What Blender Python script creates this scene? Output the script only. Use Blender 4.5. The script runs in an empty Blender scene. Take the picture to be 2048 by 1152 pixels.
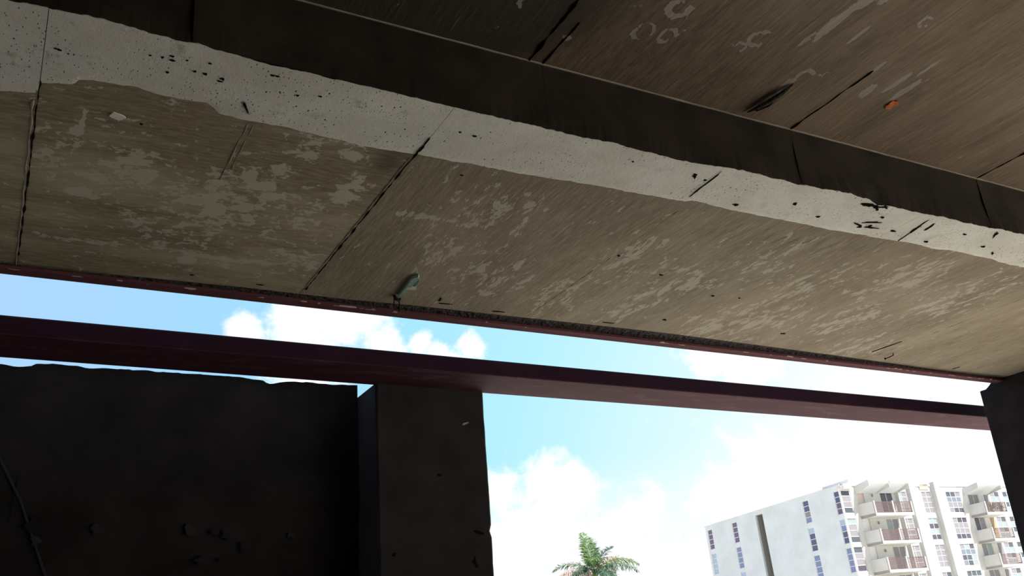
import bpy, bmesh, math, random
from mathutils import Vector, Matrix, noise
random.seed(7)
SC = bpy.context.scene
COL = SC.collection
H = 1.8                       # height of the low soffit above the lens (metres)
CAM = Vector((0.0, 0.0, 1.6))

# ------------------------------------------------------------------ camera
cam_d = bpy.data.cameras.new('camera')
cam_d.sensor_width = 36.0
cam_d.lens = 1880.0 / 2048.0 * 36.0
cam_d.clip_start = 0.05
cam_d.clip_end = 3000
cam = bpy.data.objects.new('camera', cam_d)
COL.objects.link(cam)
right = Vector((0.99459, 0.03985967, -0.09592776))
up = Vector((0.10387939, -0.38163511, 0.91845725))
fwd = right.cross(up) * -1.0
R = Matrix((right, up, -fwd)).transposed().to_4x4()
cam.matrix_world = Matrix.Translation(CAM) @ R
SC.camera = cam

# ------------------------------------------------------------------ view
SC.view_settings.view_transform = 'Standard'
SC.view_settings.look = 'None'
SC.view_settings.exposure = 0.0
SC.view_settings.gamma = 1.0
SC.view_settings.use_curve_mapping = False

# ------------------------------------------------------------------ world: hazy blue sky with cumulus
def srgb(r, g, b):
    f = lambda c: (c / 255 / 12.92) if c / 255 <= 0.04045 else ((c / 255 + 0.055) / 1.055) ** 2.4
    return (f(r), f(g), f(b), 1.0)

class NT:
    """tiny helper around a node tree"""
    def __init__(s, tree):
        s.t = tree
    def n(s, kind, **kw):
        nd = s.t.nodes.new(kind)
        for k, v in kw.items():
            setattr(nd, k, v)
        return nd
    def l(s, a, b):
        s.t.links.new(a, b)
    def val(s, sock, v):
        if hasattr(v, 'is_linked') or hasattr(v, 'links'):
            s.l(v, sock)
        else:
            sock.default_value = v
    def math(s, op, a, b=0.0, c=0.0, clamp=False):
        m = s.n('ShaderNodeMath', operation=op)
        m.use_clamp = clamp
        s.val(m.inputs[0], a); s.val(m.inputs[1], b)
        if op in ('MULTIPLY_ADD', 'SMOOTH_MIN', 'SMOOTH_MAX', 'COMPARE'):
            s.val(m.inputs[2], c)
        return m.outputs[0]
    def step(s, x, lo, hi):
        m = s.n('ShaderNodeMapRange', interpolation_type='SMOOTHSTEP')
        s.val(m.inputs[0], x); m.inputs[1].default_value = lo; m.inputs[2].default_value = hi
        m.inputs[3].default_value = 0.0; m.inputs[4].default_value = 1.0
        return m.outputs[0]
    def mix(s, f, a, b, blend='MIX'):
        m = s.n('ShaderNodeMix', data_type='RGBA', blend_type=blend)
        s.val(m.inputs[0], f)
        s.val(m.inputs[6], a); s.val(m.inputs[7], b)
        return m.outputs[2]
    def noise(s, vec, scale, detail=4.0, rough=0.55, dist=0.0):
        m = s.n('ShaderNodeTexNoise')
        s.l(vec, m.inputs['Vector'])
        m.inputs['Scale'].default_value = scale
        m.inputs['Detail'].default_value = detail
        m.inputs['Roughness'].default_value = rough
        m.inputs['Distortion'].default_value = dist
        return m.outputs[0]
    def mapv(s, vec, sc=(1, 1, 1), loc=(0, 0, 0), rot=(0, 0, 0)):
        m = s.n('ShaderNodeMapping')
        s.l(vec, m.inputs[0])
        m.inputs[1].default_value = loc; m.inputs[2].default_value = rot; m.inputs[3].default_value = sc
        return m.outputs[0]

world = bpy.data.worlds.new('sky')
SC.world = world
world.use_nodes = True
world.node_tree.nodes.clear()
W = NT(world.node_tree)
tc = W.n('ShaderNodeTexCoord')
dirv = tc.outputs['Generated']
def wdot(c):
    d = W.n('ShaderNodeVectorMath', operation='DOT_PRODUCT')
    W.l(dirv, d.inputs[0]); d.inputs[1].default_value = Vector(c).normalized()
    return d.outputs['Value']
ang = W.math('ARCCOSINE', wdot((0.46, 0.885, 0.08)))
ramp = W.n('ShaderNodeValToRGB')
W.l(W.math('DIVIDE', ang, math.pi), ramp.inputs[0])
cr = ramp.color_ramp
cr.elements[0].position = 0.0; cr.elements[0].color = (1.25, 1.27, 1.30, 1)
cr.elements[1].position = 1.0; cr.elements[1].color = (0.42, 0.60, 0.92, 1)
for p, c in ((0.070, (1.02, 1.08, 1.12, 1)), (0.104, (0.76, 0.99, 1.04, 1)), (0.160, (0.50, 0.90, 1.03, 1)),
             (0.215, (0.39, 0.80, 1.00, 1)), (0.27, (0.385, 0.72, 1.0, 1)), (0.33, (0.43, 0.69, 1.0, 1)), (0.5, (0.42, 0.62, 0.95, 1))):
    e = cr.elements.new(p); e.color = c
sky = ramp.outputs[0]
# clouds: billows of noise gathered into banks
cn = W.noise(dirv, 16.0, 8.0, 0.62, 0.35)
cn2 = W.noise(dirv, 52.0, 6.0, 0.6, 0.2)
cl = W.math('ADD', W.math('MULTIPLY', cn, 0.75), W.math('MULTIPLY', cn2, 0.25))
banks = [(-0.232, 0.9015, 0.3620, .026), (-0.2123, 0.9067, 0.3600, .037), (-0.2740, 0.8925, 0.3500, .019), (-0.178, 0.9174, 0.3480, .030),
         (-0.21, 0.92, 0.330, .05), (-0.1438, 0.9285, 0.3380, .030), (-0.1020, 0.9355, 0.3365, .015), (-0.085, 0.94, 0.326, .017),
         (-0.050, 0.9424, 0.3300, .014), (-0.07, 0.945, 0.313, .020), (0.185, 0.937, 0.289, .022), (0.2019, 0.9362, 0.2850, .030), (0.2248, 0.9358, 0.2740, .033),
         (-0.027, 0.9818, 0.176, .026), (0.0186, 0.982, 0.178, .034), (0.040, 0.9843, 0.172, .030), (-0.0075, 0.99, 0.130, .065),
         (0.06, 0.99, 0.09, .06), (0.14, 0.9825, 0.06, .08), (-0.14, 0.98, 0.08, .10), (0.24, 0.965, 0.09, .10), (-0.27, 0.955, 0.07, .08)]
acc = None
for x, y, z, r in banks:
    a = W.math('ARCCOSINE', wdot((x, y, z)))
    v = W.math('SUBTRACT', 1.0, W.math('DIVIDE', a, r * 1.35))
    acc = v if acc is None else W.math('SMOOTH_MAX', acc, v, 0.12)
cl_in = W.math('ADD', W.math('MULTIPLY', W.math('MAXIMUM', acc, -0.6), 0.62), W.math('MULTIPLY', W.math('SUBTRACT', cl, 0.5), 2.3))
mask_view = W.step(cl_in, 0.02, 0.42)
# scattered clouds over the rest of the sky
sep = W.n('ShaderNodeSeparateXYZ'); W.l(dirv, sep.inputs[0])
rest = W.step(W.math('SUBTRACT', W.noise(dirv, 3.2, 7.0, 0.55, 0.3), 0.0), 0.56, 0.66)
away = W.step(ang, 1.25, 1.6)
mask = W.math('MAXIMUM', mask_view, W.math('MULTIPLY', rest, away))
hz = W.step(W.math('MULTIPLY', sep.outputs['Z'], -1.0), -0.215, -0.125)
sky = W.mix(W.math('MULTIPLY', hz, 0.85), sky, (0.98, 1.06, 1.08, 1))          # haze thickening to the horizon
sky = W.mix(mask, sky, (1.10, 1.12, 1.12, 1))
bg = W.n('ShaderNodeBackground'); W.l(sky, bg.inputs[0]); bg.inputs[1].default_value = 1.0
out = W.n('ShaderNodeOutputWorld'); W.l(bg.outputs[0], out.inputs[0])

# ------------------------------------------------------------------ sun
sd = bpy.data.lights.new('sun', 'SUN')
sd.energy = 13.8
sd.angle = math.radians(0.55)
sd.color = (1.0, 0.97, 0.93)
sun = bpy.data.objects.new('sun', sd)
COL.objects.link(sun)
saz, sel = math.radians(128), math.radians(52)
sv = Vector((math.sin(saz) * math.cos(sel), math.cos(saz) * math.cos(sel), math.sin(sel)))
sun.rotation_euler = sv.to_track_quat('Z', 'Y').to_euler()
sun.location = sv * 60

# ------------------------------------------------------------------ frames
d1 = Vector((0.862405, 0.505981, -0.015529)); d2 = Vector((-0.505656, 0.862487, 0.020709)); nn = Vector((0.0238715, -0.010007, 0.999665))
BR = Matrix.Translation(CAM) @ Matrix((d1, d2, nn)).transposed().to_4x4()      # the bridge's own axes: x along it, y outward, z up

# ------------------------------------------------------------------ mesh helpers
class MB:
    def __init__(s):
        s.v = []; s.f = []; s.m = []
    def poly(s, pts, mi=0):
        b = len(s.v); s.v += [tuple(p) for p in pts]; s.f.append(tuple(range(b, b + len(pts)))); s.m.append(mi)
    def box(s, x0, x1, y0, y1, z0, z1, mi=0):
        b = len(s.v)
        s.v += [(x0, y0, z0), (x1, y0, z0), (x1, y1, z0), (x0, y1, z0), (x0, y0, z1), (x1, y0, z1), (x1, y1, z1), (x0, y1, z1)]
        for q in ((0, 3, 2, 1), (4, 5, 6, 7), (0, 1, 5, 4), (1, 2, 6, 5), (2, 3, 7, 6), (3, 0, 4, 7)):
            s.f.append(tuple(b + i for i in q)); s.m.append(mi)
    def prism(s, prof, f0, f1):
        """prof: list of 2-D points, f0/f1 map a 2-D point to 3-D at the two ends"""
        b = len(s.v); n = len(prof)
        s.v += [tuple(f0(*p)) for p in prof] + [tuple(f1(*p)) for p in prof]
        s.f.append(tuple(range(b, b + n))); s.m.append(0)
        s.f.append(tuple(range(b + 2 * n - 1, b + n - 1, -1))); s.m.append(0)
        for i in range(n):
            j = (i + 1) % n
            s.f.append((b + j, b + i, b + n + i, b + n + j)); s.m.append(0)
    def tube(s, pts, rads, seg=6):
        b = len(s.v); pts = [Vector(p) for p in pts]
        for i, p in enumerate(pts):
            t = (pts[min(i + 1, len(pts) - 1)] - pts[max(i - 1, 0)]).normalized()
            a = t.cross(Vector((0.13, 0.31, 0.94))).normalized(); c = t.cross(a)
            for k in range(seg):
                q = 2 * math.pi * k / seg
                s.v.append(tuple(p + (a * math.cos(q) + c * math.sin(q)) * rads[i]))
        for i in range(len(pts) - 1):
            for k in range(seg):
                k2 = (k + 1) % seg
                s.f.append((b + i * seg + k, b + i * seg + k2, b + (i + 1) * seg + k2, b + (i + 1) * seg + k)); s.m.append(0)
        s.f.append(tuple(b + k for k in reversed(range(seg)))); s.m.append(0)
        s.f.append(tuple(b + (len(pts) - 1) * seg + k for k in range(seg))); s.m.append(0)
    def build(s, name, mat, parent=None, mw=None, smooth=False, fix=True):
        me = bpy.data.meshes.new(name)
        me.from_pydata(s.v, [], s.f)
        mats = mat if isinstance(mat, (list, tuple)) else [mat]
        for m in mats: me.materials.append(m)
        if len(mats) > 1:
            for p, mi in zip(me.polygons, s.m): p.material_index = mi
        if fix:
            bm = bmesh.new(); bm.from_mesh(me)
            bmesh.ops.recalc_face_normals(bm, faces=bm.faces)
            bm.to_mesh(me); bm.free()
        if smooth:
            for p in me.polygons: p.use_smooth = True
        return link(name, me, parent, mw)
def link(name, me, parent=None, mw=None):
    o = bpy.data.objects.new(name, me)
    COL.objects.link(o)
    if parent is not None: o.parent = parent
    if mw is not None: o.matrix_local = mw
    return o
def tag(o, label=None, cat=None, group=None, kind=None):
    if label: o['label'] = label
    if cat: o['category'] = cat
    if group: o['group'] = group
    if kind: o['kind'] = kind
    return o
def empty(name, mw):
    o = bpy.data.objects.new(name, None); o.empty_display_size = 0.2
    COL.objects.link(o); o.matrix_world = mw
    return o
def bevel(o, w, seg=2):
    m = o.modifiers.new('bevel', 'BEVEL'); m.width = w; m.segments = seg; m.limit_method = 'ANGLE'
def lerp_tab(tab, x):
    if x <= tab[0][0]: return tab[0][1]
    for (a, b), (c, d) in zip(tab, tab[1:]):
        if x <= c: return b + (d - b) * (x - a) / (c - a) if c > a else d
    return tab[-1][1]
def resample(tab, x0, x1, step, jit=0.0, seed=0):
    """points of a polyline table between x0 and x1, with a little extra raggedness"""
    n = max(2, int((x1 - x0) / step)); o = []
    for i in range(n + 1):
        x = x0 + (x1 - x0) * i / n
        j = noise.noise(Vector((x * 14.0, seed, 0))) * jit + noise.noise(Vector((x * 45.0, seed + 5, 0))) * jit * 0.5
        o.append((x, lerp_tab(tab, x) + j))
    return o

# ------------------------------------------------------------------ materials
def base_mat(name):
    m = bpy.data.materials.new(name); m.use_nodes = True
    t = NT(m.node_tree)
    b = m.node_tree.nodes['Principled BSDF']
    return m, t, b
def plain(name, col, rough=0.6, metal=0.0, spec=0.5, var=0.0, scale=8.0, bump=0.0):
    m, t, b = base_mat(name)
    c = t.n('ShaderNodeTexCoord')
    if var:
        n = t.noise(c.outputs['Object'], scale, 5.0, 0.6)
        f = t.step(n, 0.3, 0.7)
        lo = tuple(x * (1 - var) for x in col[:3]) + (1,); hi = tuple(min(1, x * (1 + var)) for x in col[:3]) + (1,)
        t.l(t.mix(f, lo, hi), b.inputs['Base Color'])
        if bump:
            bp = t.n('ShaderNodeBump'); bp.inputs['Strength'].default_value = bump; bp.inputs['Distance'].default_value = 0.01
            t.l(n, bp.inputs['Height']); t.l(bp.outputs[0], b.inputs['Normal'])
    else:
        b.inputs['Base Color'].default_value = tuple(col[:3]) + (1,)
    b.inputs['Roughness'].default_value = rough
    b.inputs['Metallic'].default_value = metal
    b.inputs['Specular IOR Level'].default_value = spec
    return m

def soffit_mat(name, grain, dark, mid, pale, thr=0.60):
    """form-cast concrete: brown skin with pale laitance blotches and grain along one axis"""
    m, t, b = base_mat(name)
    c = t.n('ShaderNodeTexCoord').outputs['Object']
    gx = (1, 1, 1) if grain is None else ((0.22, 1, 1) if grain == 'x' else (1, 0.16, 1))
    gv = t.mapv(c, gx)
    at = t.n('ShaderNodeAttribute', attribute_name='dens').outputs['Fac']
    br = t.n('ShaderNodeAttribute', attribute_name='brown').outputs['Fac']
    large = t.noise(t.mapv(c, (0.5, 1.0, 1) if grain == 'x' else (1.0, 0.5, 1)), 1.9, 4, 0.6)
    soft = t.noise(gv, 7.0, 5, 0.62, 0.2)
    fine = t.noise(gv, 60.0, 5, 0.65)
    tone = t.math('ADD', t.math('MULTIPLY', large, 0.5), t.math('MULTIPLY', soft, 0.5))
    f = t.step(t.math('SUBTRACT', tone, t.math('MULTIPLY', br, 0.22)), 0.34, 0.66)
    col = t.mix(f, dark, mid)
    col = t.mix(t.math('MULTIPLY', t.step(fine, 0.35, 0.70), 0.30), col, tuple(x * 1.45 for x in mid[:3]) + (1,))
    stain_shade = t.step(br, 0.9, 1.7)
    col = t.mix(t.math('MULTIPLY', stain_shade, 0.80), col, (0.035, 0.030, 0.022, 1))  # upper panels: painted shade; low panels: deepest brown stain
    # pale blotches, crisp edged
    bv = t.mapv(c, (0.8, 1, 1) if grain == 'x' else (1, 0.38, 1), (0, 0, 0), (0, 0, 0.5 if grain == 'x' else 0.06))
    bl = t.noise(bv, 15.0, 7, 0.62, 0.7)
    bl2 = t.noise(t.mapv(bv, (1, 1, 1), (3.1, 7.7, 0)), 46.0, 5, 0.6, 0.4)
    bsum = t.math('ADD', t.math('MULTIPLY', bl, 0.62), t.math('MULTIPLY', bl2, 0.38))
    bsum = t.math('ADD', bsum, t.math('MULTIPLY', at, 0.125))
    bm_ = t.step(bsum, thr, thr + 0.035)
    col = t.mix(t.math('MULTIPLY', bm_, 0.78), col, pale)
    # long thin streaks following the grain
    sv_ = t.mapv(c, (0.55, 9, 1) if grain == 'x' else (9, 0.55, 1), (1.3, 0.4, 0))
    st = t.noise(sv_, 6.0, 5, 0.7, 0.1)
    g2 = t.noise(c, 2.6, 3, 0.5)
    stm = t.math('MULTIPLY', t.step(st, 0.60, 0.70), t.step(g2, 0.40, 0.62))
    col = t.mix(t.math('MULTIPLY', stm, 0.40 if grain != 'x' else 0.25), col, pale)
    dk = t.math('MULTIPLY', t.step(st, 0.40, 0.31), t.step(g2, 0.45, 0.65))
    col = t.mix(t.math('MULTIPLY', dk, 0.45), col, tuple(x * 0.55 for x in dark[:3]) + (1,))
    # pin holes
    vo = t.n('ShaderNodeTexVoronoi'); t.l(c, vo.inputs['Vector']); vo.inputs['Scale'].default_value = 26.0
    ph = t.math('MULTIPLY', t.step(vo.outputs['Distance'], 0.075, 0.05), t.step(t.noise(c, 5.0, 2), 0.58, 0.64))
    col = t.mix(ph, col, (0.02, 0.017, 0.013, 1))
    t.l(col, b.inputs['Base Color'])
    b.inputs['Roughness'].default_value = 0.88
    b.inputs['Specular IOR Level'].default_value = 0.25
    h = t.math('ADD', t.math('MULTIPLY', bm_, 0.35), t.math('ADD', t.math('MULTIPLY', fine, 0.5), t.math('MULTIPLY', st, 0.6)))
    h = t.math('SUBTRACT', h, t.math('MULTIPLY', ph, 2.0))
    bp = t.n('ShaderNodeBump'); bp.inputs['Strength'].default_value = 0.55; bp.inputs['Distance'].default_value = 0.006
    t.l(h, bp.inputs['Height']); t.l(bp.outputs[0], b.inputs['Normal'])
    return m

BROWN_D = (0.215, 0.170, 0.105, 1); BROWN_M = (0.470, 0.405, 0.290, 1); PALE = (0.43, 0.385, 0.31, 1)
M_SOF_X = soffit_mat('brown_concrete_grain_along', 'x', BROWN_D, BROWN_M, (0.60, 0.54, 0.45, 1), 0.580)
M_SOF_Y = soffit_mat('brown_concrete_grain_across', 'y', (0.210, 0.168, 0.112, 1), (0.365, 0.305, 0.22, 1), (0.52, 0.47, 0.385, 1), 0.60)
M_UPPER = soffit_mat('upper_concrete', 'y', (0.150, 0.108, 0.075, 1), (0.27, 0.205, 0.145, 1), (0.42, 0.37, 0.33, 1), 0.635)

def whitewash_mat():
    m, t, b = base_mat('whitewashed_concrete')
    c = t.n('ShaderNodeTexCoord').outputs['Object']
    n1 = t.noise(c, 3.2, 5, 0.6, 0.3); n2 = t.noise(c, 17.0, 6, 0.68); n3 = t.noise(c, 90.0, 4, 0.6)
    sx = t.n('ShaderNodeSeparateXYZ'); t.l(c, sx.inputs[0])
    col = t.mix(t.step(n1, 0.35, 0.65), (0.70, 0.675, 0.60, 1), (0.82, 0.80, 0.735, 1))
    # dirtier towards the old end of the strip
    old = t.step(sx.outputs['X'], 1.5, -0.1)
    col = t.mix(t.math('MULTIPLY', old, 0.25), col, (0.50, 0.45, 0.40, 1))
    sm = t.math('MULTIPLY', t.step(t.math('ADD', t.math('MULTIPLY', n1, 0.45), t.math('MULTIPLY', n2, 0.55)), 0.54, 0.66), t.math('ADD', 0.22, t.math('MULTIPLY', old, 0.40)))
    col = t.mix(sm, col, (0.245, 0.22, 0.18, 1))
    col = t.mix(t.math('MULTIPLY', t.step(n3, 0.60, 0.75), 0.35), col, (0.34, 0.31, 0.26, 1))
    vo = t.n('ShaderNodeTexVoronoi'); t.l(t.mapv(c, (1.0, 0.6, 1)), vo.inputs['Vector']); vo.inputs['Scale'].default_value = 34.0
    sp = t.math('MULTIPLY', t.step(vo.outputs['Distance'], 0.13, 0.07), t.step(t.noise(c, 7.0, 3), 0.46, 0.56))
    vo2 = t.n('ShaderNodeTexVoronoi'); t.l(t.mapv(c, (1.0, 0.45, 1), (0.3, 0.1, 0)), vo2.inputs['Vector']); vo2.inputs['Scale'].default_value = 85.0
    sp2 = t.math('MULTIPLY', t.step(vo2.outputs['Distance'], 0.22, 0.12), t.step(t.noise(c, 4.0, 3), 0.42, 0.55))
    sp = t.math('MAXIMUM', sp, t.math('MULTIPLY', sp2, 0.8))
    col = t.mix(sp, col, (0.035, 0.03, 0.024, 1))
    t.l(col, b.inputs['Base Color'])
    b.inputs['Roughness'].default_value = 0.9; b.inputs['Specular IOR Level'].default_value = 0.2
    h = t.math('SUBTRACT', t.math('ADD', t.math('MULTIPLY', n2, 0.8), t.math('MULTIPLY', n3, 0.4)), t.math('MULTIPLY', sp, 1.5))
    bp = t.n('ShaderNodeBump'); bp.inputs['Strength'].default_value = 0.5; bp.inputs['Distance'].default_value = 0.006
    t.l(h, bp.inputs['Height']); t.l(bp.outputs[0], b.inputs['Normal'])
    return m
M_WASH = whitewash_mat()
M_FACE = plain('step_face_concrete', (0.028, 0.021, 0.015), 0.9, var=0.35, scale=5.0, bump=0.3, spec=0.2)  # very dark, mottled base colour for the step face
M_CORE = plain('deck_concrete', (0.30, 0.265, 0.21), 0.9, var=0.2)
M_WALL = plain('dark_wall_concrete', (0.018, 0.015, 0.014), 0.92, var=0.35, scale=3.0, bump=0.5, spec=0.2)  # near-black, mottled base colour for the walls
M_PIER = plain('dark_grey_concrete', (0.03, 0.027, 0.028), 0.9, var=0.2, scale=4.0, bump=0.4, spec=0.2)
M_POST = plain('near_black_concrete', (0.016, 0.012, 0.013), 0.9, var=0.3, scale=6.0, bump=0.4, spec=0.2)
M_FILL = plain('crumbling_mortar', (0.065, 0.053, 0.051), 0.95, var=0.6, scale=60.0, bump=1.0, spec=0.1)
M_PIT = plain('pit_shadowed_concrete', (0.012, 0.010, 0.008), 1.0, spec=0.0)
M_LIME = plain('lime_deposit', (0.47, 0.43, 0.385), 0.9, var=0.18, scale=30.0, spec=0.2)
M_WHITE_SPOT = plain('white_plaster_dab', (0.72, 0.71, 0.66), 0.9, var=0.1, scale=50.0)
M_ORANGE = plain('orange_spray_paint', (0.62, 0.13, 0.03), 0.7, var=0.4, scale=40.0)
M_GREEN = plain('faded_green_plastic', (0.22, 0.33, 0.27), 0.6, var=0.25, scale=60.0)
M_TAPE = plain('pale_tape', (0.50, 0.48, 0.42), 0.7)
M_RUST = plain('rusty_wire', (0.018, 0.010, 0.007), 0.9, spec=0.1)
M_WOOD = plain('weathered_timber', (0.16, 0.12, 0.08), 0.9, var=0.5, scale=40.0, bump=0.6)

def maroon_mat(name, base, worn, amt):
    m, t, b = base_mat(name)
    c = t.n('ShaderNodeTexCoord').outputs['Object']
    n1 = t.noise(t.mapv(c, (0.55, 2.2, 1.4)), 5.5, 6, 0.62, 0.4)
    n2 = t.noise(c, 38.0, 4, 0.6)
    f = t.step(t.math('ADD', t.math('MULTIPLY', n1, 0.78), t.math('MULTIPLY', n2, 0.22)), 0.50, 0.66)
    col = t.mix(t.math('MULTIPLY', f, amt), base, worn)
    fl = t.step(t.noise(t.mapv(c, (1, 3, 3)), 16.0, 5, 0.7), 0.68, 0.72)
    col = t.mix(t.math('MULTIPLY', fl, 0.6), col, tuple(x * 2.2 for x in worn[:3]) + (1,))
    t.l(col, b.inputs['Base Color'])
    b.inputs['Roughness'].default_value = 0.8; b.inputs['Specular IOR Level'].default_value = 0.12
    bp = t.n('ShaderNodeBump'); bp.inputs['Strength'].default_value = 0.3; bp.inputs['Distance'].default_value = 0.004
    t.l(n1, bp.inputs['Height']); t.l(bp.outputs[0], b.inputs['Normal'])
    return m
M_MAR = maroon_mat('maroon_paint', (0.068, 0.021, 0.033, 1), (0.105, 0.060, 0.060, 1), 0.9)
M_MARD = maroon_mat('shaded_maroon_paint', (0.030, 0.011, 0.024, 1), (0.06, 0.03, 0.04, 1), 0.35)  # same maroon darkened: shade painted onto the beam's near face
M_MAR2 = maroon_mat('maroon_flange_paint', (0.13, 0.045, 0.055, 1), (0.17, 0.08, 0.08, 1), 0.4)

# ------------------------------------------------------------------ measured outlines, in metres along the bridge
BAND_FAR = [(-1.6, 2.93), (-0.1251, 2.9319), (-0.0693, 2.9184), (-0.0204, 2.8987), (-0.0168, 2.8378), (0.0276, 2.8228), (0.0778, 2.8054), (0.0825, 2.7771), (0.1268, 2.7591), (0.1919, 2.7532), (0.2513, 2.753), (0.298, 2.7613), (0.3855, 2.7757), (0.4707, 2.7637), (0.4993, 2.7845), (0.5258, 2.8167), (0.5811, 2.8182), (0.7169, 2.8195), (0.8442, 2.8228), (1.0277, 2.8324), (1.1272, 2.8244), (1.2489, 2.8203), (1.3881, 2.8189), (1.6971, 2.8061), (1.8427, 2.7993), (1.9948, 2.7871), (2.2223, 2.7812), (2.4022, 2.7774), (2.4714, 2.7766), (2.4982, 2.7519), (2.5738, 2.754), (2.6953, 2.7654), (2.8315, 2.7627), (2.9846, 2.7608), (3.1472, 2.76), (3.2784, 2.7609), (3.4732, 2.7553), (3.5771, 2.7542), (3.7032, 2.746), (3.894, 2.7347), (4.0391, 2.7474), (4.1133, 2.7282), (4.4283, 2.7321), (4.6392, 2.7535), (4.7617, 2.744), (5.0907, 2.7508), (7.0, 2.75)]
BAND_NEAR = [(-1.6, 2.437), (-0.1873, 2.437), (-0.1076, 2.4387), (-0.017, 2.4368), (0.0554, 2.4319), (0.1584, 2.4342), (0.2479, 2.4412), (0.3789, 2.4456), (0.4475, 2.4516), (0.514, 2.4539), (0.5714, 2.4634), (0.6324, 2.4636), (0.6931, 2.4588), (0.7995, 2.465), (0.8745, 2.4584), (0.9504, 2.4596), (1.0691, 2.4648), (1.2271, 2.468), (1.4213, 2.4687), (1.5839, 2.4681), (1.6924, 2.4729), (1.8205, 2.4717), (1.8947, 2.4619), (1.9717, 2.471), (2.0979, 2.4701), (2.2216, 2.48), (2.3199, 2.4718), (2.4604, 2.4526), (2.5634, 2.4528), (2.6488, 2.4517), (2.7536, 2.4576), (2.8464, 2.46), (2.9547, 2.4525), (3.1222, 2.4386), (3.2515, 2.4553), (3.3366, 2.475), (3.4083, 2.4644), (3.6064, 2.4637), (3.7385, 2.4567), (3.9461, 2.4604), (4.0598, 2.4601), (4.1415, 2.4485), (4.3373, 2.4506), (4.6255, 2.4485), (7.0, 2.45)]
SLAB_EDGE = [(-6.0, 4.35), (-0.0846, 4.3467), (0.2138, 4.3135), (0.5301, 4.288), (0.9388, 4.2701), (1.4393, 4.2678), (1.868, 4.243), (2.3406, 4.237), (2.9848, 4.2178), (3.5232, 4.2115), (4.1334, 4.2286), (4.8104, 4.2477), (5.5764, 4.278), (6.5094, 4.3206), (6.6862, 4.3418), (9.0, 4.35)]
WALL_TOP = [(-6.0, 1.66), (-0.3736, 1.6509), (-0.1767, 1.6625), (-0.0399, 1.6618), (-0.0054, 1.6634), (0.0118, 1.6552), (0.1052, 1.6602), (0.1338, 1.682), (0.2053, 1.6881), (0.3158, 1.6833), (0.3908, 1.6782), (0.5681, 1.6855), (0.7521, 1.6829), (0.9694, 1.6854), (1.1953, 1.6879), (1.3414, 1.6731), (1.3596, 1.656), (1.4008, 1.6667), (1.4754, 1.6831), (1.6126, 1.6855), (1.7689, 1.6844), (1.9454, 1.6909), (2.0603, 1.6895)]
BLOBS = [(0.28, 3.32, 0.09, 0.14), (0.35, 3.23, 0.06, 0.1), (0.16, 3.53, 0.04, 0.07), (0.53, 3.46, 0.08, 0.13), (0.71, 3.39, 0.12, 0.18), (0.77, 3.16, 0.08, 0.12), (0.63, 3.29, 0.08, 0.12), (0.66, 3.6, 0.09, 0.14), (0.8, 3.52, 0.03, 0.05), (0.82, 3.33, 0.04, 0.05), (0.85, 2.89, 0.07, 0.09), (1.0, 2.83, 0.05, 0.07), (1.09, 3.16, 0.06, 0.08), (1.0, 3.48, 0.08, 0.12), (0.93, 3.61, 0.06, 0.1), (1.0, 3.8, 0.05, 0.08), (0.65, 3.76, 0.09, 0.15), (0.64, 4.03, 0.05, 0.08), (0.44, 3.73, 0.07, 0.12), (0.36, 3.66, 0.04, 0.07), (0.08, 3.15, 0.04, 0.07), (0.04, 3.31, 0.05, 0.08), (1.12, 3.87, 0.07, 0.11), (1.69, 3.23, 0.11, 0.15), (1.73, 3.07, 0.07, 0.09), (1.86, 3.12, 0.09, 0.12), (1.57, 3.08, 0.08, 0.11), (2.56, 3.26, 0.11, 0.15), (2.63, 3.49, 0.12, 0.17), (2.11, 3.79, 0.13, 0.2), (3.0, 3.57, 0.18, 0.27), (3.72, 3.99, 0.25, 0.4), (3.94, 3.83, 0.19, 0.29), (3.75, 4.36, 0.2, 0.33), (4.44, 3.68, 0.2, 0.31), (3.76, 3.4, 0.17, 0.25), (4.21, 3.1, 0.21, 0.3), (4.78, 3.23, 0.24, 0.35), (3.32, 3.12, 0.13, 0.17), (2.49, 3.95, 0.15, 0.23), (2.51, 3.73, 0.09, 0.14), (2.98, 3.96, 0.11, 0.17), (4.92, 4.13, 0.2, 0.32), (1.7, 3.55, 0.1, 0.14), (1.68, 3.68, 0.08, 0.12), (1.93, 3.72, 0.1, 0.16)]

# ------------------------------------------------------------------ ground
g = MB()
g.poly([(-400, -300, 0), (500, -300, 0), (500, 500, 0), (-400, 500, 0)])
def ground_mat():
    m, t, b = base_mat('sunlit_ground')
    c = t.n('ShaderNodeTexCoord').outputs['Object']
    n = t.noise(c, 0.6, 6, 0.6); n2 = t.noise(c, 12.0, 4, 0.6)
    col = t.mix(t.step(n, 0.4, 0.6), (0.70, 0.62, 0.51, 1), (0.78, 0.70, 0.59, 1))
    col = t.mix(t.math('MULTIPLY', n2, 0.3), col, (0.34, 0.31, 0.25, 1))
    t.l(col, b.inputs['Base Color']); b.inputs['Roughness'].default_value = 0.95
    return m
ground = g.build('floor', ground_mat()); tag(ground, kind='structure')
# unseen earth under the deck, made dark to cut bounce light
dm = MB()
dm.box(-7, 7.0, -9, 4.6, -1.75, -1.56)
dirt = dm.build('under_deck_earth_1', plain('bounce_cutting_earth', (0.06, 0.05, 0.04), 0.95, var=0.2, scale=2.0, bump=0.4)); dirt.matrix_world = BR
tag(dirt, kind='structure')

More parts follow.
